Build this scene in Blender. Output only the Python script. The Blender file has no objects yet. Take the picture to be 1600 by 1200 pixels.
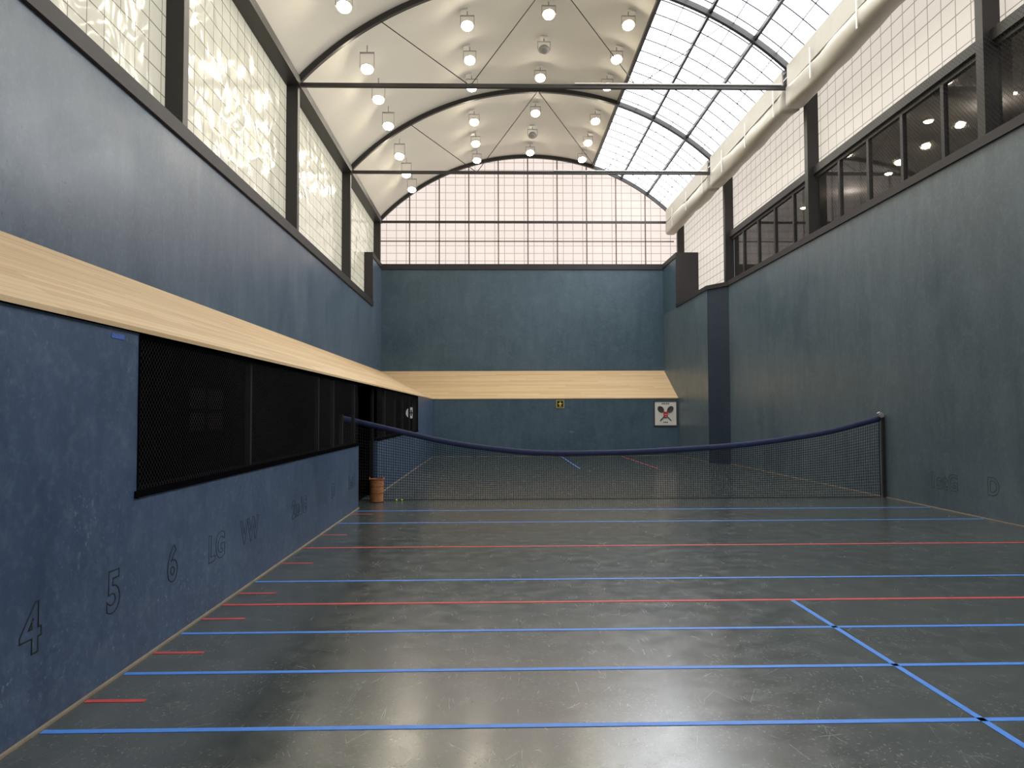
import bpy, bmesh, math, random
from mathutils import Vector, Matrix
random.seed(7)
scn=bpy.context.scene
COL=scn.collection
H=1.59
XL,XR,W,XF=-2.3083,7.287,2.237,6.8192
XU=XL-W; Y7=27.837; YU=Y7+W
ZL,ZP,ZT,ZE=2.1224,3.2883,5.5333,9.2914
XC,ZC,RR=1.41,3.73,8.27
YB=-4.5

# ---------------------------------------------------------------- materials
class Mat:
    def __init__(s,name):
        s.m=bpy.data.materials.new(name); s.m.use_nodes=True
        s.nt=s.m.node_tree; s.nt.nodes.clear()
        s.out=s.n('ShaderNodeOutputMaterial')
    def n(s,t,**k):
        x=s.nt.nodes.new(t)
        for a,b in k.items(): setattr(x,a,b)
        return x
    def l(s,a,b): s.nt.links.new(a,b)
    def pos(s):
        g=s.n('ShaderNodeNewGeometry'); return g.outputs['Position']
    def mp(s,v,scale=(1,1,1),rot=(0,0,0)):
        m=s.n('ShaderNodeMapping'); m.inputs['Scale'].default_value=scale; m.inputs['Rotation'].default_value=rot
        s.l(v,m.inputs['Vector']); return m.outputs[0]
    def noise(s,v,scale,detail=4,rough=.5,dist=0):
        x=s.n('ShaderNodeTexNoise'); x.inputs['Scale'].default_value=scale; x.inputs['Detail'].default_value=detail
        x.inputs['Roughness'].default_value=rough; x.inputs['Distortion'].default_value=dist
        s.l(v,x.inputs['Vector']); return x.outputs[0]
    def ramp(s,f,a,b,lo=0.0,hi=1.0):
        x=s.n('ShaderNodeMapRange'); x.inputs[1].default_value=a; x.inputs[2].default_value=b
        x.inputs[3].default_value=lo; x.inputs[4].default_value=hi; s.l(f,x.inputs[0]); return x.outputs[0]
    def math(s,op,a,b=None,c=None):
        x=s.n('ShaderNodeMath',operation=op)
        for i,v in enumerate((a,b,c)):
            if v is None: continue
            if isinstance(v,(int,float)): x.inputs[i].default_value=v
            else: s.l(v,x.inputs[i])
        return x.outputs[0]
    def mix(s,f,a,b):
        x=s.n('ShaderNodeMix',data_type='RGBA')
        for i,v in ((0,f),(6,a),(7,b)):
            if isinstance(v,(int,float)): x.inputs[i].default_value=v
            elif isinstance(v,tuple): x.inputs[i].default_value=(*v,1)
            else: s.l(v,x.inputs[i])
        return x.outputs[2]
    def bsdf(s,color=(.5,.5,.5),rough=.5,metal=0,bump=None,bs=.1,bd=.01,em=None,es=0,spec=None,ior=None):
        b=s.n('ShaderNodeBsdfPrincipled')
        for k,v in (('Base Color',color),('Roughness',rough),('Metallic',metal)):
            if isinstance(v,(int,float)): b.inputs[k].default_value=v
            elif isinstance(v,tuple): b.inputs[k].default_value=(*v,1)
            else: s.l(v,b.inputs[k])
        if spec is not None: b.inputs['Specular IOR Level'].default_value=spec
        if ior is not None: b.inputs['IOR'].default_value=ior
        if bump is not None:
            q=s.n('ShaderNodeBump'); q.inputs['Strength'].default_value=bs; q.inputs['Distance'].default_value=bd
            s.l(bump,q.inputs['Height']); s.l(q.outputs[0],b.inputs['Normal'])
        if em is not None:
            if isinstance(em,tuple): b.inputs['Emission Color'].default_value=(*em,1)
            else: s.l(em,b.inputs['Emission Color'])
            b.inputs['Emission Strength'].default_value=es
        s.l(b.outputs[0],s.out.inputs[0]); return b

def plain(name,c,rough=.6,metal=0,var=.25,scale=8,em=None,es=0,spec=None):
    m=Mat(name); t=m.n('ShaderNodeTexCoord').outputs['Object']
    f=m.noise(t,scale,4)
    col=m.mix(f,tuple(x*(1-var) for x in c),tuple(min(1,x*(1+var)) for x in c))
    m.bsdf(col,rough,metal,em=em,es=es,spec=spec); return m.m

def wallmat(name,c1,c2,speckc,speck=.35,rough=.42,streak=.5,cloud=.35):
    m=Mat(name); p=m.pos()
    big=m.noise(p,.45,8,.62,.6)
    st=m.noise(m.mp(p,(2.2,2.2,.45)),1.6,8,.65,.5)
    f=m.math('ADD',m.math('MULTIPLY',big,1-streak),m.math('MULTIPLY',st,streak))
    f=m.ramp(f,.34,.66)
    col=m.mix(f,c1,c2)
    fine=m.noise(p,14,6,.7)
    col=m.mix(m.ramp(fine,.5,.8,0,.35),col,speckc)
    mot=m.ramp(m.noise(p,3.2,7,.72,.4),.5,.75,0,cloud*.6)
    col=m.mix(mot,col,tuple(.5*(a+b) for a,b in zip(c2,speckc)))
    s1=m.noise(p,30,4,.65); mask=m.ramp(m.noise(p,1.1,3),.40,.62)
    sp=m.math('MULTIPLY',m.ramp(s1,.60,.66,0,speck),mask)
    col=m.mix(sp,col,speckc)
    r=m.ramp(big,.3,.7,rough-.08,rough+.12)
    m.bsdf(col,r,bump=fine,bs=.25,bd=.004); return m.m

M_wallL=wallmat('slate_blue_wall',(.026,.050,.104),(.062,.104,.182),(.21,.28,.36),.65,.40,.4,.65)
M_wallU=wallmat('upper_blue_wall',(.048,.078,.122),(.090,.130,.186),(.19,.25,.32),.15,.34,.5)
M_wallR=wallmat('grey_blue_wall',(.064,.100,.130),(.118,.166,.202),(.22,.28,.32),.3,.36,.5,.8)
M_wallF=wallmat('teal_blue_wall',(.032,.068,.100),(.066,.112,.150),(.15,.21,.25),.2,.40,.4,.6)
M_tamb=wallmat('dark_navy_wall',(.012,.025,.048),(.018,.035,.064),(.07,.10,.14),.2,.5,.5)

def floormat():
    m=Mat('polished_slate_floor'); p=m.pos()
    big=m.noise(p,.5,6,.6,.4); med=m.noise(p,5,6,.65)
    col=m.mix(m.ramp(big,.3,.7),(.038,.048,.048),(.062,.074,.073))
    col=m.mix(m.ramp(med,.45,.75,0,.5),col,(.096,.110,.106))
    sp=m.ramp(m.noise(p,40,4,.65),.59,.65,0,.5)
    col=m.mix(m.math('MULTIPLY',sp,m.ramp(m.noise(p,1.4,3),.35,.6)),col,(.26,.27,.25))
    def scr(sc,rot,w):
        v=m.n('ShaderNodeTexVoronoi',feature='DISTANCE_TO_EDGE'); v.inputs['Scale'].default_value=sc
        dd=m.n('ShaderNodeVectorMath',operation='MULTIPLY_ADD')
        q=m.n('ShaderNodeTexNoise'); q.inputs['Scale'].default_value=.8; q.inputs['Detail'].default_value=0; m.l(p,q.inputs['Vector'])
        m.l(q.outputs['Color'],dd.inputs[0]); dd.inputs[1].default_value=(.35,.35,.35); m.l(m.mp(p,(1,.3,1),(0,0,rot)),dd.inputs[2])
        m.l(dd.outputs[0],v.inputs['Vector'])
        return m.ramp(v.outputs['Distance'],0,w,1,0)
    s=m.math('MAXIMUM',m.math('MAXIMUM',scr(3.9,.6,.006),scr(4.3,2.2,.006)),scr(3.1,1.4,.005))
    s=m.math('MULTIPLY',s,m.ramp(m.noise(p,4.4,4,.6),.50,.62))
    col=m.mix(m.math('MULTIPLY',s,.17),col,(.26,.27,.26))
    r=m.ramp(med,.3,.8,.17,.29)
    r=m.math('ADD',r,m.math('MULTIPLY',s,.10))
    m.bsdf(col,r,bump=m.noise(p,12,4,.6),bs=.06,bd=.003,ior=2.0); return m.m
M_floor=floormat()

def woodmat(name,along):
    m=Mat(name); p=m.pos()
    sc=(14,.35,14) if along=='Y' else (.35,14,14)
    g=m.noise(m.mp(p,sc),2.2,6,.6)
    s=m.n('ShaderNodeSeparateXYZ'); m.l(p,s.inputs[0])
    ax=s.outputs[0] if along=='Y' else s.outputs[1]; al=s.outputs[1] if along=='Y' else s.outputs[0]
    row=m.math('FLOOR',m.math('MULTIPLY',ax,11.0))
    wn=m.n('ShaderNodeTexWhiteNoise',noise_dimensions='2D')
    cb=m.n('ShaderNodeCombineXYZ'); m.l(row,cb.inputs[0])
    m.l(m.math('FLOOR',m.math('ADD',m.math('MULTIPLY',al,.4),m.math('MULTIPLY',row,.37))),cb.inputs[1]); m.l(cb.outputs[0],wn.inputs[0])
    col=m.mix(g,(.48,.30,.14),(.68,.49,.28))
    col=m.mix(m.math('MULTIPLY',wn.outputs[0],.65),col,(.76,.58,.35))
    fr=m.math('FRACT',m.math('MULTIPLY',ax,11.0))
    ln=m.math('LESS_THAN',fr,.08)
    col=m.mix(m.math('MULTIPLY',ln,.5),col,(.26,.15,.08))
    m.bsdf(col,.5); return m.m
M_woodY=woodmat('pine_boards_lengthwise','Y'); M_woodX=woodmat('pine_boards_crosswise','X')

def panelmat(name,ax,px,pz,offx,offz,base,es,lc,w=.012,bump=0,rough=.35,bs=.55,bd=.05,refl=(.32,.31,.28)):
    m=Mat(name); p=m.pos()
    s=m.n('ShaderNodeSeparateXYZ'); m.l(p,s.inputs[0])
    a=s.outputs[ax]; z=s.outputs[2]
    def line(v,per,off,w):
        f=m.math('FRACT',m.math('DIVIDE',m.math('SUBTRACT',v,off-500*per),per))
        return m.math('LESS_THAN',m.math('ABSOLUTE',m.math('SUBTRACT',f,.5)),w/per)
    g=m.math('MAXIMUM',line(a,px,offx,w),line(z,pz,offz,w))
    n=m.noise(p,.35,3); n2=m.noise(m.mp(p,(1,1,2)),2.5,3)
    c=m.mix(m.ramp(n,.3,.7),tuple(x*.96 for x in base),tuple(min(1.2,x*1.03) for x in base))
    c=m.mix(m.ramp(n2,.4,.8,0,.15),c,tuple(x*.9 for x in base))
    c=m.mix(g,c,lc)
    b=m.bsdf(m.mix(g,refl,(.06,.06,.05)),rough,em=c,es=es,
       bump=(m.noise(p,bump,0,.5,1.0) if bump else None),bs=bs,bd=bd); return m.m
M_gable=panelmat('translucent_gable_panel',0,.3975,.31,-4.56,7.6,(.92,.80,.73),1.0,(.42,.33,.29),.012,refl=(.05,.05,.05),rough=.7)
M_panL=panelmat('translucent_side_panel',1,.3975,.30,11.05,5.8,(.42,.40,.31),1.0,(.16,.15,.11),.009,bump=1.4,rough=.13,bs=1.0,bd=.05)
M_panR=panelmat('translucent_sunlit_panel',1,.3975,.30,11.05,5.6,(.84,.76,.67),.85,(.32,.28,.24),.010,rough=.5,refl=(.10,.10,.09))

def glow(name,c,es,var=0.1,scale=.5):
    m=Mat(name); p=m.pos(); n=m.noise(p,scale,3)
    e=m.n('ShaderNodeEmission'); m.l(m.mix(n,tuple(x*(1-var) for x in c),c),e.inputs[0]); e.inputs[1].default_value=es
    m.l(e.outputs[0],m.out.inputs[0]); return m.m
M_sky=glow('skylight_diffuse_glass',(.96,.98,1.0),6.8,.08,.6)
M_lens=glow('warm_lamp_lens',(1.0,.90,.70),75,.05,3)
M_ceil=plain('white_plaster_fill_glow',(.72,.69,.62),.8,0,.04,.8,em=(1.0,.94,.85),es=.03)  # faint warm emission added to the plaster as soft fill light
M_black=plain('black_steel',(.022,.020,.020),.45,.0,.3,5)
M_rail=plain('dark_mauve_rail',(.020,.017,.020),.6,0,.3,3)
M_inner=plain('gallery_shade_black',(.004,.004,.005),1.0,0,.3,3,spec=0)  # near-black stands in for shade inside the gallery; also colours the black frame
M_glz=plain('grey_glazing_bar',(.12,.13,.16),.5,0,.2,4)
M_tarp=plain('cream_vinyl_cover',(.50,.47,.40),.5,0,.12,2.5)
M_white=plain('white_enamel',(.75,.73,.68),.4,0,.06,6)
M_alu=plain('brushed_aluminium',(.55,.53,.50),.35,.6,.1,20)
M_lamph=plain('lamp_housing_grey',(.34,.32,.29),.4,.0,.1,10)
M_blue=plain('blue_tape',(.07,.25,.76),.45,0,.2,14)
M_red=plain('red_tape',(.52,.06,.06),.5,0,.3,14)
M_navy=plain('navy_canvas_band',(.014,.024,.080),.7,0,.3,10)
M_thread=plain('black_net_twine',(.010,.010,.012),.9,0,.2,10)
M_gthread=plain('charcoal_netting',(.012,.013,.017),.9,0,.2,10)
M_wick=plain('wicker',(.45,.19,.07),.65,0,.4,30)
M_ball=plain('yellow_green_felt',(.62,.72,.06),.9,0,.15,40)
M_ink=plain('black_wall_ink',(.008,.010,.014),.6,0,.2,10)
M_ink2=plain('faded_wall_ink',(.022,.036,.066),.6,0,.2,10)
M_ink3=plain('faded_grey_wall_ink',(.036,.048,.058),.6,0,.2,10)
M_yel=plain('yellow_paint',(.80,.66,.10),.5,0,.1,10)
M_redp=plain('crest_red',(.55,.03,.04),.5,0,.1,10)
M_dgrey=plain('crest_grey',(.06,.055,.06),.5,0,.1,10)
M_base=plain('dusty_tan_edge',(.26,.21,.15),.8,0,.4,6)
M_roomw=plain('viewing_room_wall',(.24,.22,.20),.8,0,.25,.9)
M_dim=glow('dim_brown_pane',(.35,.26,.22),.010,.4,3)
def glass():
    m=Mat('dark_window_glass'); t=m.n('ShaderNodeBsdfTransparent'); t.inputs[0].default_value=(.75,.75,.75,1)
    g=m.n('ShaderNodeBsdfGlossy'); g.inputs['Roughness'].default_value=.03; 
    n=m.noise(m.pos(),1.5,2); m.l(m.mix(n,(.7,.7,.7),(.9,.9,.9)),g.inputs['Color'])
    f=m.n('ShaderNodeFresnel'); f.inputs[0].default_value=1.6
    x=m.n('ShaderNodeMixShader'); m.l(f.outputs[0],x.inputs[0]); m.l(t.outputs[0],x.inputs[1]); m.l(g.outputs[0],x.inputs[2]); m.l(x.outputs[0],m.out.inputs[0]); return m.m
M_glass=glass()

# ---------------------------------------------------------------- helpers
def meta(o,kind=None,label=None,cat=None,group=None):
    if kind: o["kind"]=kind
    if label: o["label"]=label
    if cat: o["category"]=cat
    if group: o["group"]=group
    return o
def mesh(name,verts,faces,mats,loc=(0,0,0),parent=None,fm=None,smooth=False,**k):
    me=bpy.data.meshes.new(name); lv=[tuple(Vector(v)-Vector(loc)) for v in verts]
    me.from_pydata(lv,[],faces); 
    for m in (mats if isinstance(mats,(list,tuple)) else [mats]): me.materials.append(m)
    if fm: 
        for p,i in zip(me.polygons,fm): p.material_index=i
    if smooth:
        for p in me.polygons: p.use_smooth=True
    me.update()
    o=bpy.data.objects.new(name,me); o.location=loc; COL.objects.link(o)
    if parent: setpar(o,parent)
    return meta(o,**k)
def setpar(o,p):
    o.parent=p; o.matrix_parent_inverse=Matrix.Translation(-Vector(p.location))
BF=[(0,3,2,1),(4,5,6,7),(0,1,5,4),(1,2,6,5),(2,3,7,6),(3,0,4,7)]
def boxvf(x0,x1,y0,y1,z0,z1):
    return [(x0,y0,z0),(x1,y0,z0),(x1,y1,z0),(x0,y1,z0),(x0,y0,z1),(x1,y0,z1),(x1,y1,z1),(x0,y1,z1)]
class Geo:
    def __init__(s): s.v=[];s.f=[];s.m=[]
    def add(s,v,f,mi=0):
        o=len(s.v); s.v+=[tuple(a) for a in v]; s.f+=[tuple(i+o for i in q) for q in f]
        s.m+=(mi if isinstance(mi,list) else [mi]*len(f)); return s
    def box(s,*a,mi=0): return s.add(boxvf(*a),BF,mi)
    def tube(s,pts,r,n=6,mi=0,cap=True,rs=None):
        pts=[Vector(p) for p in pts]; vs=[];fs=[]
        for i,p in enumerate(pts):
            d=(pts[min(i+1,len(pts)-1)]-pts[max(i-1,0)]).normalized()
            a=d.orthogonal() if abs(d.z)>.99 else d.cross(Vector((0,0,1)))
            a.normalize(); b=d.cross(a).normalized(); rr=rs[i] if rs else r
            for k in range(n):
                t=2*math.pi*k/n; vs.append(p+a*math.cos(t)*rr+b*math.sin(t)*rr)
        for i in range(len(pts)-1):
            for k in range(n):
                fs.append((i*n+k,i*n+(k+1)%n,(i+1)*n+(k+1)%n,(i+1)*n+k))
        if cap: fs.append(tuple(range(n))[::-1]); fs.append(tuple((len(pts)-1)*n+k for k in range(n)))
        return s.add(vs,fs,mi)
    def obj(s,name,mats,loc=(0,0,0),**k):
        return mesh(name,s.v,s.f,mats,loc,fm=s.m,**k)
def box(name,x0,x1,y0,y1,z0,z1,mat,**k):
    loc=((x0+x1)/2,(y0+y1)/2,z0)
    return mesh(name,boxvf(x0,x1,y0,y1,z0,z1),BF,mat,loc,**k)
def empty(name,loc,**k):
    e=bpy.data.objects.new(name,None); e.location=loc; COL.objects.link(e); e.empty_display_size=.1; return meta(e,**k)
S=dict(kind='structure')

# ---------------------------------------------------------------- shell
box('floor',-4.75,7.75,YB-.2,YU+.3,-.2,0,M_floor,label='polished dark slate court floor with scratches',**S)
g=Geo()
t0=XL-.16
for b in [(YB,4.92,0,ZL-.004),(4.92,12.80,0,1.07),(14.86,22.58,0,1.07),(22.58,Y7+.2,0,ZL-.004)]:
    g.box(t0,XL,b[0],b[1],b[2],b[3])
g.obj('wall_left',[M_wallL],label='scuffed blue lower wall with long gallery opening',**S)
box('wall_left_upper',-4.85,XU,YB,Y7,0,5.58,M_wallU,**S)
box('wall_left_return',-4.87,XU,Y7,YU+.2,0,7.42,M_wallU,**S)
box('wall_far',XL-.16,XF,Y7,Y7+.18,0,ZL-.004,M_wallF,label='dark blue lower end wall',**S)
box('wall_far_upper',-4.87,7.6,YU,YU+.2,0,7.38,M_wallF,label='blue upper end wall',**S)
box('wall_right',XR,XR+.35,YB,23.1,0,ZT,M_wallR,label='grey blue worn side wall',**S)
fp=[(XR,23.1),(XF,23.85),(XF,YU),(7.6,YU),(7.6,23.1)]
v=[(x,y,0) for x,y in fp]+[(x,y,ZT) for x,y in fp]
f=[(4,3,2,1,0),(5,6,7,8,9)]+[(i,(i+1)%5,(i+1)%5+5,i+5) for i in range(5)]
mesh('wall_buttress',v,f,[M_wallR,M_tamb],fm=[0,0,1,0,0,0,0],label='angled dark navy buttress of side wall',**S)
box('wall_right_return',XF,7.62,Y7,YU,ZT,7.42,M_wallF,**S)
box('wall_back',-4.85,7.6,YB-.2,YB,0,7.4,M_wallF,**S)
g=Geo(); g.box(-4.87,XU+.05,YB,Y7,5.58,5.79); g.box(-4.87,XU+.03,Y7-.05,Y7,5.58,7.60); g.box(-4.87,XU+.03,Y7,YU,7.42,7.60)
g.obj('trim_1',[M_rail],label='dark sill rail along wall top',**S)
g=Geo(); g.box(-4.85,7.62,YU-.05,YU+.2,7.38,7.60); g.obj('trim_2',[M_rail],label='dark rail under arched glazing',**S)
g=Geo(); g.box(XR-.04,7.64,YB,23.1,ZT,5.68)
fp2=[(XR-.05,23.05),(XF-.04,23.83),(XF-.04,Y7),(7.64,Y7),(7.64,23.05)]
v=[(x,y,ZT) for x,y in fp2]+[(x,y,ZT+.13) for x,y in fp2]
g.add(v,[(4,3,2,1,0),(5,6,7,8,9)]+[(i,(i+1)%5,(i+1)%5+5,i+5) for i in range(5)])
g.box(XF-.03,7.64,Y7-.05,Y7,ZT,7.6); g.box(XF-.03,7.64,Y7,YU,7.42,7.6)
g.obj('trim_3',[M_rail],label='dark sill rail along wall top',**S)
g=Geo(); g.box(XL,XL+.02,YB,12.8,0,.012); g.box(XL,XL+.02,14.86,Y7,0,.012); g.obj('baseboard_left',[M_base],**S)
g=Geo(); g.box(XR-.02,XR,YB,23.1,0,.012); g.box(XF-.02,XF,23.9,Y7,0,.012); g.obj('baseboard_right',[M_base],**S)
g=Geo(); g.box(XL,XF,Y7-.03,Y7,0,.012); g.obj('baseboard_far',[M_base],**S)

def pent():
    th=.03
    def pr(poly,mi,g):
        v=[(x,y,z+th) for x,y,z in poly]+[(x,y,z) for x,y,z in poly]; n=len(poly)
        g.add(v,[tuple(range(n)),tuple(range(n,2*n))[::-1]]+[(i,i+n,(i+1)%n+n,(i+1)%n) for i in range(n)],[mi,2]+[mi]*n)
    g=Geo()
    e=.02
    pr([(XL+e,YB,ZL),(XL+e,Y7-e,ZL),(XU,YU,ZP-th),(XU,YB,ZP-th)],0,g)
    pr([(XL+e,Y7-e,ZL),(XF,Y7-e,ZL),(XF,YU,ZP-th),(XU,YU,ZP-th)],1,g)
    root=empty('penthouse_roof',(XL,Y7/2,ZL),label='pale pine boarded sloping roof above the gallery',cat='sloping roof')
    g.obj('sloping_boards',[M_woodY,M_woodX,M_inner],loc=(XL,Y7/2,ZL),parent=root)
pent()

# gallery interior
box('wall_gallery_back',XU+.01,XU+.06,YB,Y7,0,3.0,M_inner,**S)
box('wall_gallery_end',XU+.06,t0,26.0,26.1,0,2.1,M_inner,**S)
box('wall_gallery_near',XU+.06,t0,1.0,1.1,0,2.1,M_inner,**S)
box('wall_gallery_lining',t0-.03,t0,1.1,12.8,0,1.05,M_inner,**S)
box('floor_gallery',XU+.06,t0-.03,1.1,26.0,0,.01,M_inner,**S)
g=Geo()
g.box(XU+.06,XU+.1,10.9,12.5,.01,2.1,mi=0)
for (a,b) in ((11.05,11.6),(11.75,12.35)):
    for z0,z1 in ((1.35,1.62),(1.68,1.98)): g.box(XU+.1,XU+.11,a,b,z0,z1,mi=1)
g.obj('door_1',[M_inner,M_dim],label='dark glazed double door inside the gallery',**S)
posts=[4.98,7.42,10.25,11.2,12.84,14.82,16.4,18.1,19.6,21.2,22.5]
M_gpost=plain('matt_black_post',(.010,.010,.011),.8,0,.3,5,spec=.2)
for y in posts:
    z0=0 if y in(12.84,14.82) else 1.10
    box('gallery_post',t0+.03,t0+.08,y-.025,y+.025,z0,2.09,M_gpost,label='slim black gallery post',cat='post',group='gallery posts')
g=Geo()
g.box(t0-.02,XL+.012,4.88,12.80,1.055,1.10); g.box(t0-.02,XL+.012,14.86,22.62,1.055,1.10)
g.box(XL-.1,XL+.005,4.91,4.93,1.05,2.11); g.box(XL-.1,XL+.005,22.57,22.59,1.05,2.11)
g.obj('trim_4',[M_inner],label='black frame around the gallery opening',**S)

def netting(name,fn,nu,nv,w,mat,us,vs,**k):
    g=Geo()
    for i in range(nu+1):
        u=i/nu
        pts=[Vector(fn(u,j/vs)) for j in range(vs+1)]
        d=(Vector(fn(min(1,u+.001),.5))-Vector(fn(max(0,u-.001),.5))).normalized()*w/2
        v=[];
        for p in pts: v+=[p-d,p+d]
        g.add(v,[(2*j,2*j+1,2*j+3,2*j+2) for j in range(vs)])
    for j in range(nv+1):
        vv=j/nv
        pts=[Vector(fn(i/us,vv)) for i in range(us+1)]
        d=Vector((0,0,w/2)); v=[]
        for p in pts: v+=[p-d,p+d]
        g.add(v,[(2*i,2*i+1,2*i+3,2*i+2) for i in range(us)])
    return g.obj(name,[mat],**k)
def diamond(name,fx,ya,yb,za,zb,pitch,w,mat,seg=6,**k):
    """diamond netting in the YZ direction: x=fx(y,z)"""
    g=Geo(); hgt=zb-za; n=int((yb-ya+hgt)/pitch)
    for sg in (1,-1):
        for i in range(n+1):
            c=ya-(hgt if sg>0 else 0)+i*pitch   # y at z=za
            if sg>0:
                s0=max(0,ya-c); s1=min(hgt,yb-c)
            else:
                s0=max(0,c-yb); s1=min(hgt,c-ya)
            if s1-s0<.01: continue
            v=[]
            for j in range(seg+1):
                s=s0+(s1-s0)*j/seg; y=c+sg*s; z=za+s
                v+=[(fx(y,z),y-w*.7,z),(fx(y,z),y+w*.7,z)]
            g.add(v,[(2*j,2*j+1,2*j+3,2*j+2) for j in range(seg)])
    return g.obj(name,[mat],**k)
for ya,yb in ((4.95,12.79),(14.88,22.55)):
    diamond('gallery_netting',lambda y,z:XL-.02+.015*math.sin((z-1.1)*3.14)*math.sin(y*2.1),ya,yb,1.1,2.11,.045,.0026,M_gthread,4,label='fine dark mesh netting across the gallery opening',cat='netting',group='gallery nettings')

def disc(g,c,ax,r,t,n=32,mi=0,ry=None):
    ry=ry or r; c=Vector(c); A={'x':(Vector((0,1,0)),Vector((0,0,1)),Vector((1,0,0))),'y':(Vector((1,0,0)),Vector((0,0,1)),Vector((0,1,0))),'z':(Vector((1,0,0)),Vector((0,1,0)),Vector((0,0,1)))}[ax]
    v=[];
    for s in (-.5,.5):
        for k in range(n):
            a=2*math.pi*k/n; v.append(c+A[0]*r*math.cos(a)+A[1]*ry*math.sin(a)+A[2]*t*s)
    g.add(v,[tuple(range(n)),tuple(range(n,2*n))]+[(k,(k+1)%n,(k+1)%n+n,k+n) for k in range(n)],mi)
g=Geo(); disc(g,(-2.88,25.97,1.62),'y',.19,.04); g.box(-2.98,-2.78,25.93,25.95,1.60,1.64,mi=1); g.box(-2.90,-2.86,25.93,25.95,1.52,1.72,mi=1)
g.obj('round_sign',[plain('white_sign_glow',(.9,.9,.88),.5,0,.05,5,em=(.8,.8,.78),es=.35),M_dgrey],loc=(-2.88,25.97,1.62),label='small round white sign inside the gallery',cat='sign')  # white paint given added emission so the sign reads bright in the gallery

# ---------------------------------------------------------------- translucent glazing
def arc(a,r=RR): a=math.radians(a); return (XC+r*math.sin(a),ZC+r*math.cos(a))
wn=[0]
def wname(): wn[0]+=1; return 'window_%d'%wn[0]
AL,AS,AR=-47.5,18.2,44.0
M_mull=plain('brown_mullion',(.14,.105,.09),.6)
for yy,nm in ((YU+.12,1),(YB-.12,-1)):
    pts=[(-4.75,7.4),(7.66,7.4),(7.66,9.8)]+[arc(a,RR+.02) for a in [44-i*(91.5/40) for i in range(41)]]
    mesh(wname(),[(x,yy,z) for x,z in pts],[tuple(range(len(pts)))],M_gable,label='arched translucent gridded end window',**S)
    g=Geo(); yf=yy-.04*nm
    for i in range(1,10):
        x=-4.62+i*1.195
        dz=math.sqrt(max(0,RR**2-(x-XC)**2))+ZC
        g.box(x-.022,x+.022,yf-.02,yf+.02,7.5,dz)
    for z in (8.55,):
        g.box(-4.8,7.3,yf-.02,yf+.02,z-.02,z+.02)
    g.obj('trim_%d'%(5 if nm==1 else 6),[M_mull],label='slim brown window mullions',**S)
bays=[YB,4.7,11.05,17.4,23.75,YU]
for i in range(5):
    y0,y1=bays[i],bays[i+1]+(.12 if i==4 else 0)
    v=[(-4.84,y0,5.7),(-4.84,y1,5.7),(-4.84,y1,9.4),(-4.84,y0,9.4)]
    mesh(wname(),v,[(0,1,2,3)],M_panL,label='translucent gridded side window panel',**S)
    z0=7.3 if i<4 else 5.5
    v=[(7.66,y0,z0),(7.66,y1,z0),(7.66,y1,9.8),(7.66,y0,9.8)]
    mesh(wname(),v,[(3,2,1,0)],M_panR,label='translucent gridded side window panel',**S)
for y in (4.7,11.05,17.4,23.75,YU-.12):
    box('steel_column',-4.83,XU-.02,y-.09,y+.09,5.79 if y<28 else 7.6,9.24,M_black,label='black steel column between translucent windows',cat='column',group='wall columns')
    box('steel_column',7.38,7.65,y-.09,y+.09,5.68 if y<28 else 7.6,9.76,M_black,label='black steel column between translucent windows',cat='column',group='wall columns')
box('trim_7',-4.86,XU+.03,YB,YU,9.24,9.44,M_black,label='black eave beam',**S)
box('trim_8',7.02,7.72,YB,YU,9.76,9.9,M_black,label='black eave beam',**S)
box('trim_9',7.50,7.70,YB,23.66,7.18,7.36,M_black,label='black beam over viewing windows',**S)

ys=[bays[1]+1.27*i for i in range(0,16)]
for i in range(len(ys)-1):
    y0,y1=ys[i],min(ys[i+1],23.66)
    if y0>23.6: break
    root=empty(wname(),(7.6,(y0+y1)/2,5.68),label='dark framed viewing gallery window',**S)
    g=Geo(); fr=.045
    g.box(7.56,7.64,y0,y0+fr,5.68,7.2); g.box(7.56,7.64,y1-fr,y1,5.68,7.2)
    g.box(7.56,7.64,y0+fr,y1-fr,5.68,5.76); g.box(7.56,7.64,y0+fr,y1-fr,7.1,7.2)
    g.obj('window_frame',[M_black],loc=(7.6,(y0+y1)/2,5.68),parent=root)
    mesh('window_pane',[(7.6,y0+fr,5.76),(7.6,y1-fr,5.76),(7.6,y1-fr,7.1),(7.6,y0+fr,7.1)],[(3,2,1,0)],M_glass,loc=(7.6,(y0+y1)/2,5.68),parent=root)
g=Geo(); X0,X1,A,B,Z0,Z1=7.68,10.8,YB,23.6,5.4,7.3
g.box(X1,X1+.1,A,B,Z0,Z1); g.box(X0,X1,B,B+.1,Z0,Z1); g.box(X0,X1,A,B,Z0-.1,Z0); g.box(X0,X1,A,B,Z1,Z1+.05,mi=0)
for k in range(8):
    y=5.5+k*2.3; g.box(X1-.04,X1,y,y+1.1,Z0,7.0,mi=1)
g.obj('wall_viewing_room',[M_roomw,M_black],label='dim room behind the viewing windows',**S)
for x,y in ((8.6,10),(9.6,12.2),(8.5,14.3),(9.4,17.5),(8.6,20.5)):
    g=Geo(); disc(g,(x,y,7.27),'z',.07,.03,16,mi=0); disc(g,(x,y,7.285),'z',.10,.03,16,mi=1)
    g.obj('downlight',[M_lens,M_white],loc=(x,y,7.3),label='small round recessed downlight in viewing room',cat='ceiling lamp',group='viewing room downlights')
for y in (8,13.5,19):
    l=bpy.data.lights.new('room_fill_light','POINT'); l.energy=14; l.color=(1,.92,.82); l.shadow_soft_size=.15  # unseen point lamps, added to brighten the room behind the glass
    o=bpy.data.objects.new('room_fill_light',l); o.location=(9.2,y,7.05); COL.objects.link(o)
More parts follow.
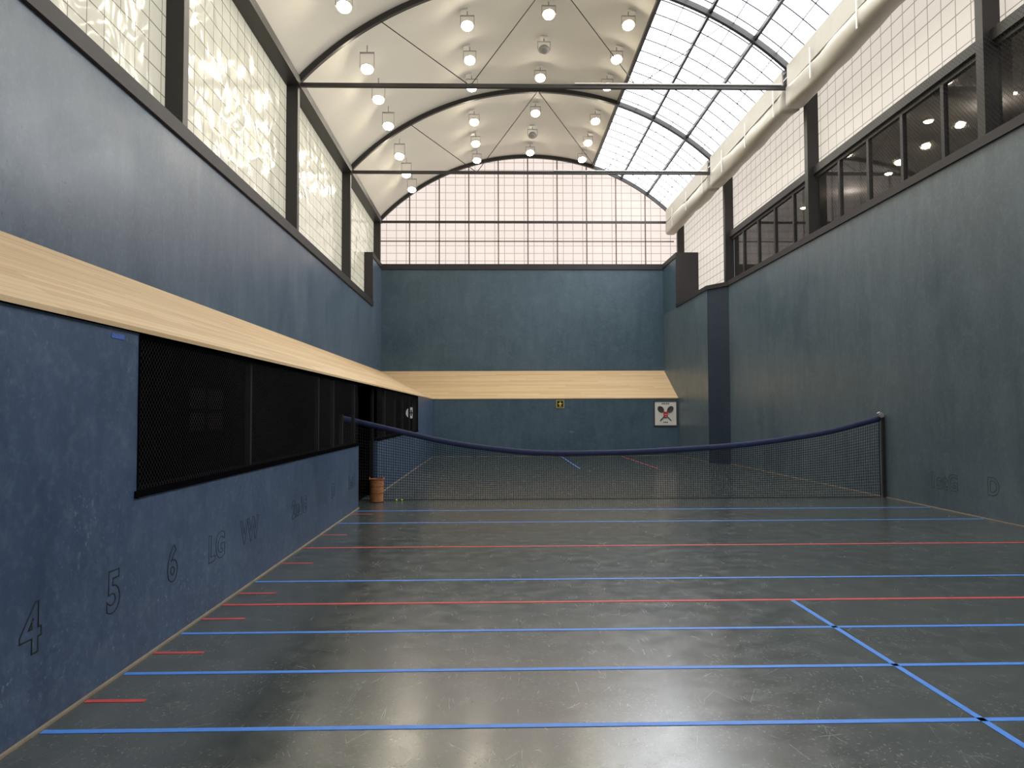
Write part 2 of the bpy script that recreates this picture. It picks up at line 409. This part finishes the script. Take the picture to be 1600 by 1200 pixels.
diamond('window_netting',lambda y,z:XR+.02+.05*math.sin((z-5.69)*2.06)*(1+.5*math.sin(y*1.7)),7,23.3,5.69,7.2,.08,.0045,M_thread,6,label='black protective netting in front of viewing windows',cat='netting')

# ---------------------------------------------------------------- roof
def strip(name,a0,a1,r,mat,n=40,th=.05,**k):
    g=Geo(); pts=[arc(a0+(a1-a0)*i/n,r) for i in range(n+1)]; 
    ptso=[arc(a0+(a1-a0)*i/n,r+th) for i in range(n+1)]
    v=[];
    for (x,z),(xo,zo) in zip(pts,ptso): v+=[(x,YB-.2,z),(x,YU+.2,z),(xo,YB-.2,zo),(xo,YU+.2,zo)]
    f=[]
    for i in range(n):
        a=4*i;b=a+4; f+=[(a,a+1,b+1,b),(a+2,b+2,b+3,a+3)]
    g.add(v,f); return g.obj(name,[mat],smooth=False,**k)
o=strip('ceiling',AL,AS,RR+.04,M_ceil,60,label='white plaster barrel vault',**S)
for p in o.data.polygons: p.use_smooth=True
strip(wname(),AS,AR,RR+.05,M_sky,20,label='bright gridded roof skylight',**S)
g=Geo()
for i in range(4):
    a=AS+(AR-AS)*i/3; x,z=arc(a,RR-.0); w=.045 if i in(0,3) else .035
    g.box(x-w,x+w,YB,YU,z-.06,z+.04)
g.obj('trim_10',[M_black],label='black skylight purlins',**S)
g=Geo(); y=YB
na=12
while y<YU:
    pts=[(arc(AS+(AR-AS)*i/na,RR+.02)[0],y,arc(AS+(AR-AS)*i/na,RR+.02)[1]) for i in range(na+1)]
    g.tube(pts,.020,4); y+=.635
for i in (1,3,5):
    a=AS+(AR-AS)*i/6; x,z=arc(a,RR+.03); g.box(x-.010,x+.010,YB,YU,z-.010,z+.01)
g.obj('trim_11',[M_glz],label='grey skylight glazing bars',**S)
for y in (4.7,11.05,17.4,23.75,YU-.1):
    root=empty('roof_truss',(XC,y,ZE),label='black arched steel roof rib with tie beam and rods',cat='roof truss',group='roof trusses')
    g=Geo(); n=60; hw=.055; v=[]
    for i in range(n+1):
        a=-46.5+(44-(-46.5))*i/n
        for r,yy in ((RR-.10,y-hw),(RR-.10,y+hw),(RR+.03,y+hw),(RR+.03,y-hw)):
            x,z=arc(a,r); v.append((x,yy,z))
    f=[]
    for i in range(n):
        a=4*i
        for k in range(4): f.append((a+k,a+(k+1)%4,a+4+(k+1)%4,a+4+k))
    f+=[(3,2,1,0),(4*n,4*n+1,4*n+2,4*n+3)]
    g.add(v,f); g.obj('arched_rib',[M_black],loc=(XC,y,ZE),parent=root)
    g=Geo(); g.box(XU,7.36,y-.04,y+.04,ZE-.05,ZE+.04)
    g.obj('tie_beam',[M_black],loc=(XC,y,ZE),parent=root)
    if y<28:
        P=[arc(-30,RR-.05),(-.56,ZE),arc(0,RR-.05),(3.38,ZE),arc(30,RR-.05)]
        for a,b in zip(P[:-1],P[1:]):
            g=Geo(); g.tube([(a[0],y,a[1]),(b[0],y,b[1])],.012,5)
            g.obj('brace_rod',[M_black],loc=(XC,y,ZE),parent=root)
        g=Geo(); g.tube([(1.9,y-.065,ZE+.045),(6.8,y-.065,ZE+.045)],.018,6); g.obj('white_conduit',[M_white],loc=(XC,y,ZE),parent=root,label='white conduit pipe')

def cover(y0,y1):
    g=Geo(); n=max(6,int((y1-y0)/.25)); K=20; v=[]
    for i in range(n+1):
        y=y0+(y1-y0)*i/n; w=1+.05*math.sin(y*2.3)+.03*math.sin(y*5.1+1)
        for k in range(K):
            t=2*math.pi*k/K; c,s=math.cos(t),math.sin(t)
            ex=abs(c)**.6*(1 if c>0 else -1)*.22; ez=abs(s)**.7*(1 if s>0 else -1)*.27
            v.append((7.10+ex*w+.02*math.sin(3*t+y),y,9.03+ez*w-.02*math.sin(y*1.3)))
    f=[(i*K+k,i*K+(k+1)%K,(i+1)*K+(k+1)%K,(i+1)*K+k) for i in range(n) for k in range(K)]
    f+=[tuple(range(K))[::-1],tuple(n*K+k for k in range(K))]
    g.add(v,f)
    root=empty('rolled_cover',(7.12,(y0+y1)/2,8.75),label='rolled cream vinyl cover hanging along the eave',cat='cover',group='rolled covers')
    g.obj('vinyl_roll',[M_tarp],loc=(7.12,(y0+y1)/2,8.75),parent=root,smooth=True)
    g=Geo(); g.box(6.9,6.93,y0+.05,y1-.05,9.24,9.76); g.obj('hanging_flap',[M_tarp],loc=(7.12,(y0+y1)/2,8.75),parent=root)
    y=y0+.5
    while y<y1:
        g=Geo(); g.box(6.84,6.855,y-.025,y+.025,8.82,9.5); g.obj('strap',[M_white],loc=(7.12,(y0+y1)/2,8.75),parent=root); y+=2.1
for a,b in ((YB,4.6),(4.8,10.95),(11.15,17.3),(17.5,23.62),(23.85,YU-.22)): cover(a,b)

# ---------------------------------------------------------------- lamps
def lamp_parts():
    P={}
    g=Geo(); g.box(-.10,.10,-.10,.10,.30,.33); P['mounting_plate']=(g,M_white)
    g=Geo(); g.box(-.18,-.167,-.02,.02,.0,.22); g.box(.167,.18,-.02,.02,.0,.22); g.box(-.18,.18,-.02,.02,.205,.22); g.tube([(0,0,.21),(0,0,.31)],.015,8); P['yoke']=(g,M_lamph)
    g=Geo(); K=20; v=[]
    prof=[(.05,.09),(.09,.085),(.125,.055),(.148,.015),(.158,-.01),(.148,-.01),(.143,.0)]
    for r,z in prof:
        for k in range(K): t=2*math.pi*k/K; v.append((r*math.cos(t),r*math.sin(t),z))
    f=[(i*K+k,i*K+(k+1)%K,(i+1)*K+(k+1)%K,(i+1)*K+k) for i in range(len(prof)-1) for k in range(K)]; f.append(tuple(range(K)))
    g.add(v,f); P['housing']=(g,M_lamph)
    g=Geo(); v=[]; pr=[(.145,.0),(.138,-.035),(.105,-.065),(.05,-.08)]
    for r,z in pr:
        for k in range(K): t=2*math.pi*k/K; v.append((r*math.cos(t),r*math.sin(t),z))
    f=[(i*K+k,(i+1)*K+k,(i+1)*K+(k+1)%K,i*K+(k+1)%K) for i in range(len(pr)-1) for k in range(K)]; f.append(tuple((len(pr)-1)*K+k for k in range(K)))
    g.add(v,f); P['lens']=(g,M_lens)
    return P
LM={}
for k,(g,m) in lamp_parts().items():
    me=bpy.data.meshes.new(k); me.from_pydata(g.v,[],g.f); me.materials.append(m); me.update(); LM[k]=me
offm=LM['lens'].copy(); offm.materials.clear(); offm.materials.append(plain('unlit_lens',(.38,.37,.35),.3,0,.1,5))
def lamp(x,y,z,on=True):
    lab='round spotlight with glowing warm lens on vaulted ceiling' if on else 'unlit round spotlight on vaulted ceiling'
    r=empty('spotlight',(x,y,z),label=lab,cat='ceiling lamp',group='ceiling spotlights')
    zc=ZC+math.sqrt((RR+.03)**2-(x-XC)**2)
    for k,me in LM.items():
        m=offm if (k=='lens' and not on) else me
        o=bpy.data.objects.new(k,m); o.parent=r; COL.objects.link(o)
        if k=='mounting_plate':
            o.location=(0,0,zc-z-.34); o.rotation_euler=(0,math.asin((x-XC)/RR),0)
        if k=='yoke': o.scale=(1,1,(zc-z-.03)/.31)
        if k in('housing','lens'): o.rotation_euler=(-.42,0,0)
    return r
A=[(12.3),(14.0),(15.4),(18.23),(20.03),(21.9),(24.5),(26.4),(28.2)]
B=[12.3,14.0,15.6,18.6,20.45,22.2,24.87,26.9,28.7]
for y in A: lamp(-3.12,y,10.07)
for y in B:
    lamp(-.67,y,11.37); lamp(1.39,y,11.68,on=y not in(20.45,26.9)); lamp(3.41,y,11.42)

# ---------------------------------------------------------------- floor tape
def tape(x0,x1,y0,y1,mat,lab):
    box('floor_tape',x0,x1,y0,y1,0.0,.0025,mat,label=lab,cat='court line',group='court lines')
for y in (3.887,4.731,5.573,7.253,11.05,12.42): tape(XL+.03,XR-.04,y-.022,y+.022,M_blue,'thin blue tape line across the court floor')
for y in (6.39,9.048): tape(XL+.03,XR-.04,y-.025,y+.025,M_red,'thin red tape line across the court floor')
for y in (4.29,5.13,5.96,6.79,8.13,9.99,12.05): tape(XL+.03,-1.95,y-.02,y+.02,M_red,'short red tape tick beside the wall')
def tapex(x,y0,y1,mat,lab): tape(x-.02,x+.02,y0,y1,mat,lab)
tapex(2.51,-2,6.365,M_blue,'long blue tape line along the court floor')
tapex(2.43,21.6,Y7-.05,M_blue,'blue tape line meeting the end wall')
tapex(4.65,21.5,Y7-.05,M_red,'red tape line meeting the end wall')
box('tape_scrap',XL-.001,XL+.003,4.56,4.72,2.055,2.085,plain('faded_blue_tape',(.05,.12,.42),.6,0,.4,30),label='torn scrap of blue tape on the wall',cat='tape')

# ---------------------------------------------------------------- wall letters
def text(body,loc,rot,size,name='painted_marking',depth=.0048,lab=None,mat=None):
    c=bpy.data.curves.new(name,'FONT'); c.body=body; c.size=size; c.align_x='CENTER'; c.fill_mode='NONE'
    c.bevel_depth=depth; c.offset=.009; c.space_character=1.12
    c.resolution_u=6; o=bpy.data.objects.new('tmp',c); COL.objects.link(o)
    dg=bpy.context.evaluated_depsgraph_get(); me=bpy.data.meshes.new_from_object(o.evaluated_get(dg)); bpy.data.objects.remove(o)
    me.materials.clear(); me.materials.append(mat or M_ink)
    ob=bpy.data.objects.new(name,me); ob.location=loc; ob.rotation_euler=rot; ob.scale=(1,1,.35); COL.objects.link(ob)
    if lab: meta(ob,label=lab,cat='wall marking')
    return ob
RL=(math.pi/2,0,math.pi/2); RRt=(math.pi/2,0,-math.pi/2)
for s,y,z,sz in (('4',3.83,.41,.34),('5',4.64,.41,.34),('6',5.47,.41,.34),('LG',6.33,.40,.29),('VW',7.17,.41,.29),('2ndG',8.97,.41,.27),('D',10.8,.41,.27),('1stG',12.2,.41,.27)):
    text(s,(XL+.001,y,z),RL,sz,lab='outlined black %s painted on the blue wall'%('numeral '+s if len(s)==1 and s.isdigit() else 'letters '+s),mat=M_ink if s in '456' else M_ink2)
for s,y,z in (('1stG',12.1,.34),('D',10.88,.37)):
    text(s,(XR-.001,y,z),RRt,.36,lab='faded outlined letters %s painted on the grey blue wall'%s,mat=M_ink3)

# ---------------------------------------------------------------- net
NP=[(-2.79,1.53),(-2.0,1.34),(-.8,1.07),(.2,.93),(.9,.875),(1.8,.87),(2.75,.895),(4.5,1.0),(5.4,1.11),(6.25,1.25),(7.2,1.49)]
def nz(x):
    for i in range(len(NP)-1):
        if NP[i][0]<=x<=NP[i+1][0]+1e-6:
            x0,y0=NP[i];x1,y1=NP[i+1]
            m0=(y1-NP[max(i-1,0)][1])/(x1-NP[max(i-1,0)][0]); m1=(NP[min(i+2,len(NP)-1)][1]-y0)/(NP[min(i+2,len(NP)-1)][0]-x0)
            h=x1-x0;t=(x-x0)/h
            return (2*t**3-3*t*t+1)*y0+(t**3-2*t*t+t)*h*m0+(-2*t**3+3*t*t)*y1+(t**3-t*t)*h*m1
    return NP[-1][1]
YN=13.9
root=empty('court_net',(2.2,YN,0),label='sagging black court net with navy canvas headband',cat='net')
def nf(u,v):
    x=-2.78+u*(7.18+2.78); s=.03*math.sin(v*math.pi)*(.6+.4*math.sin(x*1.3)); return (x,YN+s,.012+v*(nz(x)-.03))
netting('net_mesh',nf,230,26,.0072,M_thread,110,10,loc=(2.2,YN,0),parent=root)
g=Geo(); pts=[(-2.785+i*(7.2+2.785)/70,YN,nz(-2.785+i*(7.2+2.785)/70)) for i in range(71)]
K=10; v=[]
for p in pts:
    for k in range(K):
        t=2*math.pi*k/K; v.append((p[0],p[1]+.028*math.cos(t),p[2]-.02+.054*math.sin(t)))
g.add(v,[(i*K+k,i*K+(k+1)%K,(i+1)*K+(k+1)%K,(i+1)*K+k) for i in range(70) for k in range(K)]+[tuple(range(K)),tuple(70*K+k for k in range(K))])
g.obj('headband',[M_navy],loc=(2.2,YN,0),parent=root,label='navy canvas headband',smooth=True)
g=Geo(); g.tube([nf(i/80,0) for i in range(81)],.008,6); g.tube([nf(1,j/8) for j in range(9)],.010,6)
g.obj('border_cord',[M_thread],loc=(2.2,YN,0),parent=root)
root=empty('net_post',(7.24,YN,0),label='slim black steel net post with top hook',cat='post')
g=Geo(); g.box(7.222,7.27,YN-.03,YN+.03,0,1.53); g.obj('post_shaft',[M_black],loc=(7.24,YN,0),parent=root)
g=Geo(); g.tube([(7.25,YN,1.50),(7.22,YN-.04,1.56),(7.16,YN-.05,1.58),(7.13,YN-.03,1.56)],.014,8); disc(g,(7.2,YN-.055,1.53),'y',.045,.03,16)
g.obj('hook',[M_alu],loc=(7.24,YN,0),parent=root,label='bright metal hook and pulley')
box('net_post',-2.86,-2.80,YN-.03,YN+.03,.01,1.58,M_black,label='slim black post inside the doorway',cat='post')

# ---------------------------------------------------------------- basket
bx,by=-2.14,13.70
root=empty('wicker_basket',(bx,by,0),label='brown woven wicker ball basket on the floor',cat='basket')
def br(z): return .112+.008*(z/.42)
g=Geo(); K=40; rows=26; v=[]
for i in range(rows*2+1):
    z=.012+i*(.40/(rows*2))
    for k in range(K):
        t=2*math.pi*k/K; r=br(z)+.005*math.sin(k*math.pi/2+ (i//2)*math.pi)+(.003 if i%2 else -.002)
        v.append((bx+r*math.cos(t),by+r*math.sin(t),z))
g.add(v,[(i*K+k,i*K+(k+1)%K,(i+1)*K+(k+1)%K,(i+1)*K+k) for i in range(rows*2) for k in range(K)]+[tuple(range(K))])
g.obj('woven_body',[M_wick],loc=(bx,by,0),parent=root)
M_dw=plain('dark_wicker',(.26,.09,.035),.6,0,.3,30)
for nm2,z,rr in (('base_band',.015,.010),('braided_band',.17,.008),('braided_band',.29,.008),('rim',.41,.011)):
    g=Geo(); g.tube([(bx+(br(z)+.003)*math.cos(2*math.pi*k/24),by+(br(z)+.003)*math.sin(2*math.pi*k/24),z) for k in range(25)],rr,6,cap=False)
    g.obj(nm2,[M_dw],loc=(bx,by,0),parent=root,label='darker braided wicker band')
for sg in (-1,1):
    g=Geo(); g.tube([(bx+sg*(br(.4)+.008),by+.035*math.cos(math.pi*k/8),.40+.04*math.sin(math.pi*k/8)) for k in range(9)],.007,6)
    g.obj('handle',[M_wick],loc=(bx,by,0),parent=root)
for x,y in ((-1.80,13.81),(-1.70,13.81)):
    me=bpy.data.meshes.new('tennis_ball'); bm=bmesh.new(); bmesh.ops.create_uvsphere(bm,u_segments=16,v_segments=10,radius=.018); bm.to_mesh(me); bm.free()
    for p in me.polygons: p.use_smooth=True
    me.materials.append(M_ball); o=bpy.data.objects.new('tennis_ball',me); o.location=(x,y,.018); COL.objects.link(o)
    meta(o,label='yellow felt tennis ball at the foot of net',cat='ball',group='tennis balls')

# ---------------------------------------------------------------- signs on the end wall
yw=Y7+.001
root=empty('crest_sign',(6.34,yw-.03,1.10),label='white square board with crossed rackets and red crest',cat='sign')
g=Geo(); g.box(5.94,6.74,yw-.03,yw,1.13,2.0); g.obj('board',[M_white],loc=(6.34,yw-.03,1.1),parent=root)
g=Geo()
for b in ((5.90,6.78,1.09,1.13),(5.90,6.78,2.0,2.04),(5.90,5.94,1.13,2.0),(6.74,6.78,1.13,2.0)): g.box(b[0],b[1],yw-.045,yw,b[2],b[3])
g.obj('sign_frame',[M_dgrey],loc=(6.34,yw-.03,1.1),parent=root,label='dark grey frame')
yq=yw-.036
M_str=plain('racket_string_grey',(.12,.115,.11),.6,0,.2,10)
for sg in (-1,1):
    g=Geo()
    d=Vector((-sg*.60,0,-.66)).normalized()
    yy=yq-(.012 if sg>0 else 0)
    hp=Vector((6.34+sg*.175,yy,1.715))
    a=Vector((d.z,0,-d.x))
    ov=[hp+d*.125*math.cos(2*math.pi*k/24)+a*.088*math.sin(2*math.pi*k/24) for k in range(25)]
    g.tube(ov,.018,6,cap=False)
    g.add([p+Vector((0,.005,0)) for p in ov[:24]],[tuple(range(24))],1)
    for q in (-.04,0,.04):
        g.tube([hp+a*q-d*.1,hp+a*q+d*.1],.006,4); g.tube([hp+d*q*1.4-a*.075,hp+d*q*1.4+a*.075],.006,4)
    g.tube([hp+d*.12,hp+d*.56],.020,6)
    g.obj('racket_emblem',[M_dgrey,M_str],loc=(6.34,yw-.03,1.1),parent=root,label='dark crossed racket emblem')
g=Geo(); sh=[(-.085,.10),(-.04,.12),(0,.10),(.04,.12),(.085,.10),(.085,-.01),(.05,-.09),(0,-.13),(-.05,-.09),(-.085,-.01)]
v=[(6.34+x,yq-.032,1.52+z) for x,z in sh]+[(6.34+x,yq-.008,1.52+z) for x,z in sh]; n=len(sh)
g.add(v,[tuple(range(n)),tuple(range(n,2*n))]+[(i,(i+1)%n,(i+1)%n+n,i+n) for i in range(n)],0)
for zz,hw in ((1.52,.055),(1.45,.035)): g.box(6.34-hw,6.34+hw,yq-.038,yq-.031,zz,zz+.014,mi=1)
g.obj('red_shield',[M_redp,M_white],loc=(6.34,yw-.03,1.1),parent=root,label='red heraldic shield')
g=Geo()
for i,x in enumerate((6.21,6.28,6.36,6.43)): g.box(x,x+.045,yq,yq+.008,1.905,1.95)
for x in (6.26,6.32,6.38): g.box(x,x+.04,yq,yq+.008,1.215,1.26)
o=g.obj('small_lettering',[M_dgrey],loc=(6.34,yw-.03,1.1),parent=root)
root=empty('emblem_plaque',(2.42,yw-.02,1.79),label='small dark plaque with yellow border and cross emblem',cat='sign')
g=Geo(); g.box(2.28,2.56,yw-.02,yw,1.79,2.07); g.obj('plaque_board',[M_ink],loc=(2.42,yw-.02,1.79),parent=root)
g=Geo()
for b in ((2.28,2.56,1.79,1.805),(2.28,2.56,2.055,2.07),(2.28,2.295,1.805,2.055),(2.545,2.56,1.805,2.055)): g.box(b[0],b[1],yw-.03,yw-.02,b[2],b[3])
g.box(2.405,2.435,yw-.03,yw-.02,1.84,2.02); g.box(2.345,2.495,yw-.03,yw-.02,1.928,1.952); disc(g,(2.42,yw-.026,1.94),'y',.035,.014,16); g.box(2.38,2.46,yw-.03,yw-.02,1.84,1.86)
g.obj('yellow_emblem',[M_yel],loc=(2.42,yw-.02,1.79),parent=root,label='yellow cross emblem and border')
g=Geo(); disc(g,(2.84,yw-.002,.90),'y',.10,.004,16,ry=.04); g.obj('scuff_patch',[plain('pale_scuff',(.12,.16,.19),.7,0,.5,12)],loc=(2.84,yw-.002,.9),label='pale scuffed patch on the end wall',cat='scuff mark')

# ---------------------------------------------------------------- world & camera
w=bpy.data.worlds.new('world'); scn.world=w; w.use_nodes=True
w.node_tree.nodes['Background'].inputs[0].default_value=(.75,.85,1,1); w.node_tree.nodes['Background'].inputs[1].default_value=.5
yaw,pit,rol=.0228,.0391,-.0037
cy,sy,cp,sp=math.cos(yaw),math.sin(yaw),math.cos(pit),math.sin(pit)
fw=Vector((sy*cp,cy*cp,sp)); r=Vector((cy,-sy,0)); u=r.cross(fw)
r2=r*math.cos(rol)+u*math.sin(rol); u2=-r*math.sin(rol)+u*math.cos(rol)
cam=bpy.data.cameras.new('camera'); cam.sensor_width=36; cam.lens=1173.5/1600*36; cam.clip_end=200; cam.clip_start=.05
co=bpy.data.objects.new('camera',cam); COL.objects.link(co)
mt=Matrix(((r2.x,u2.x,-fw.x,0),(r2.y,u2.y,-fw.y,0),(r2.z,u2.z,-fw.z,H),(0,0,0,1)))
co.matrix_world=mt; scn.camera=co
scn.view_settings.view_transform='Standard'
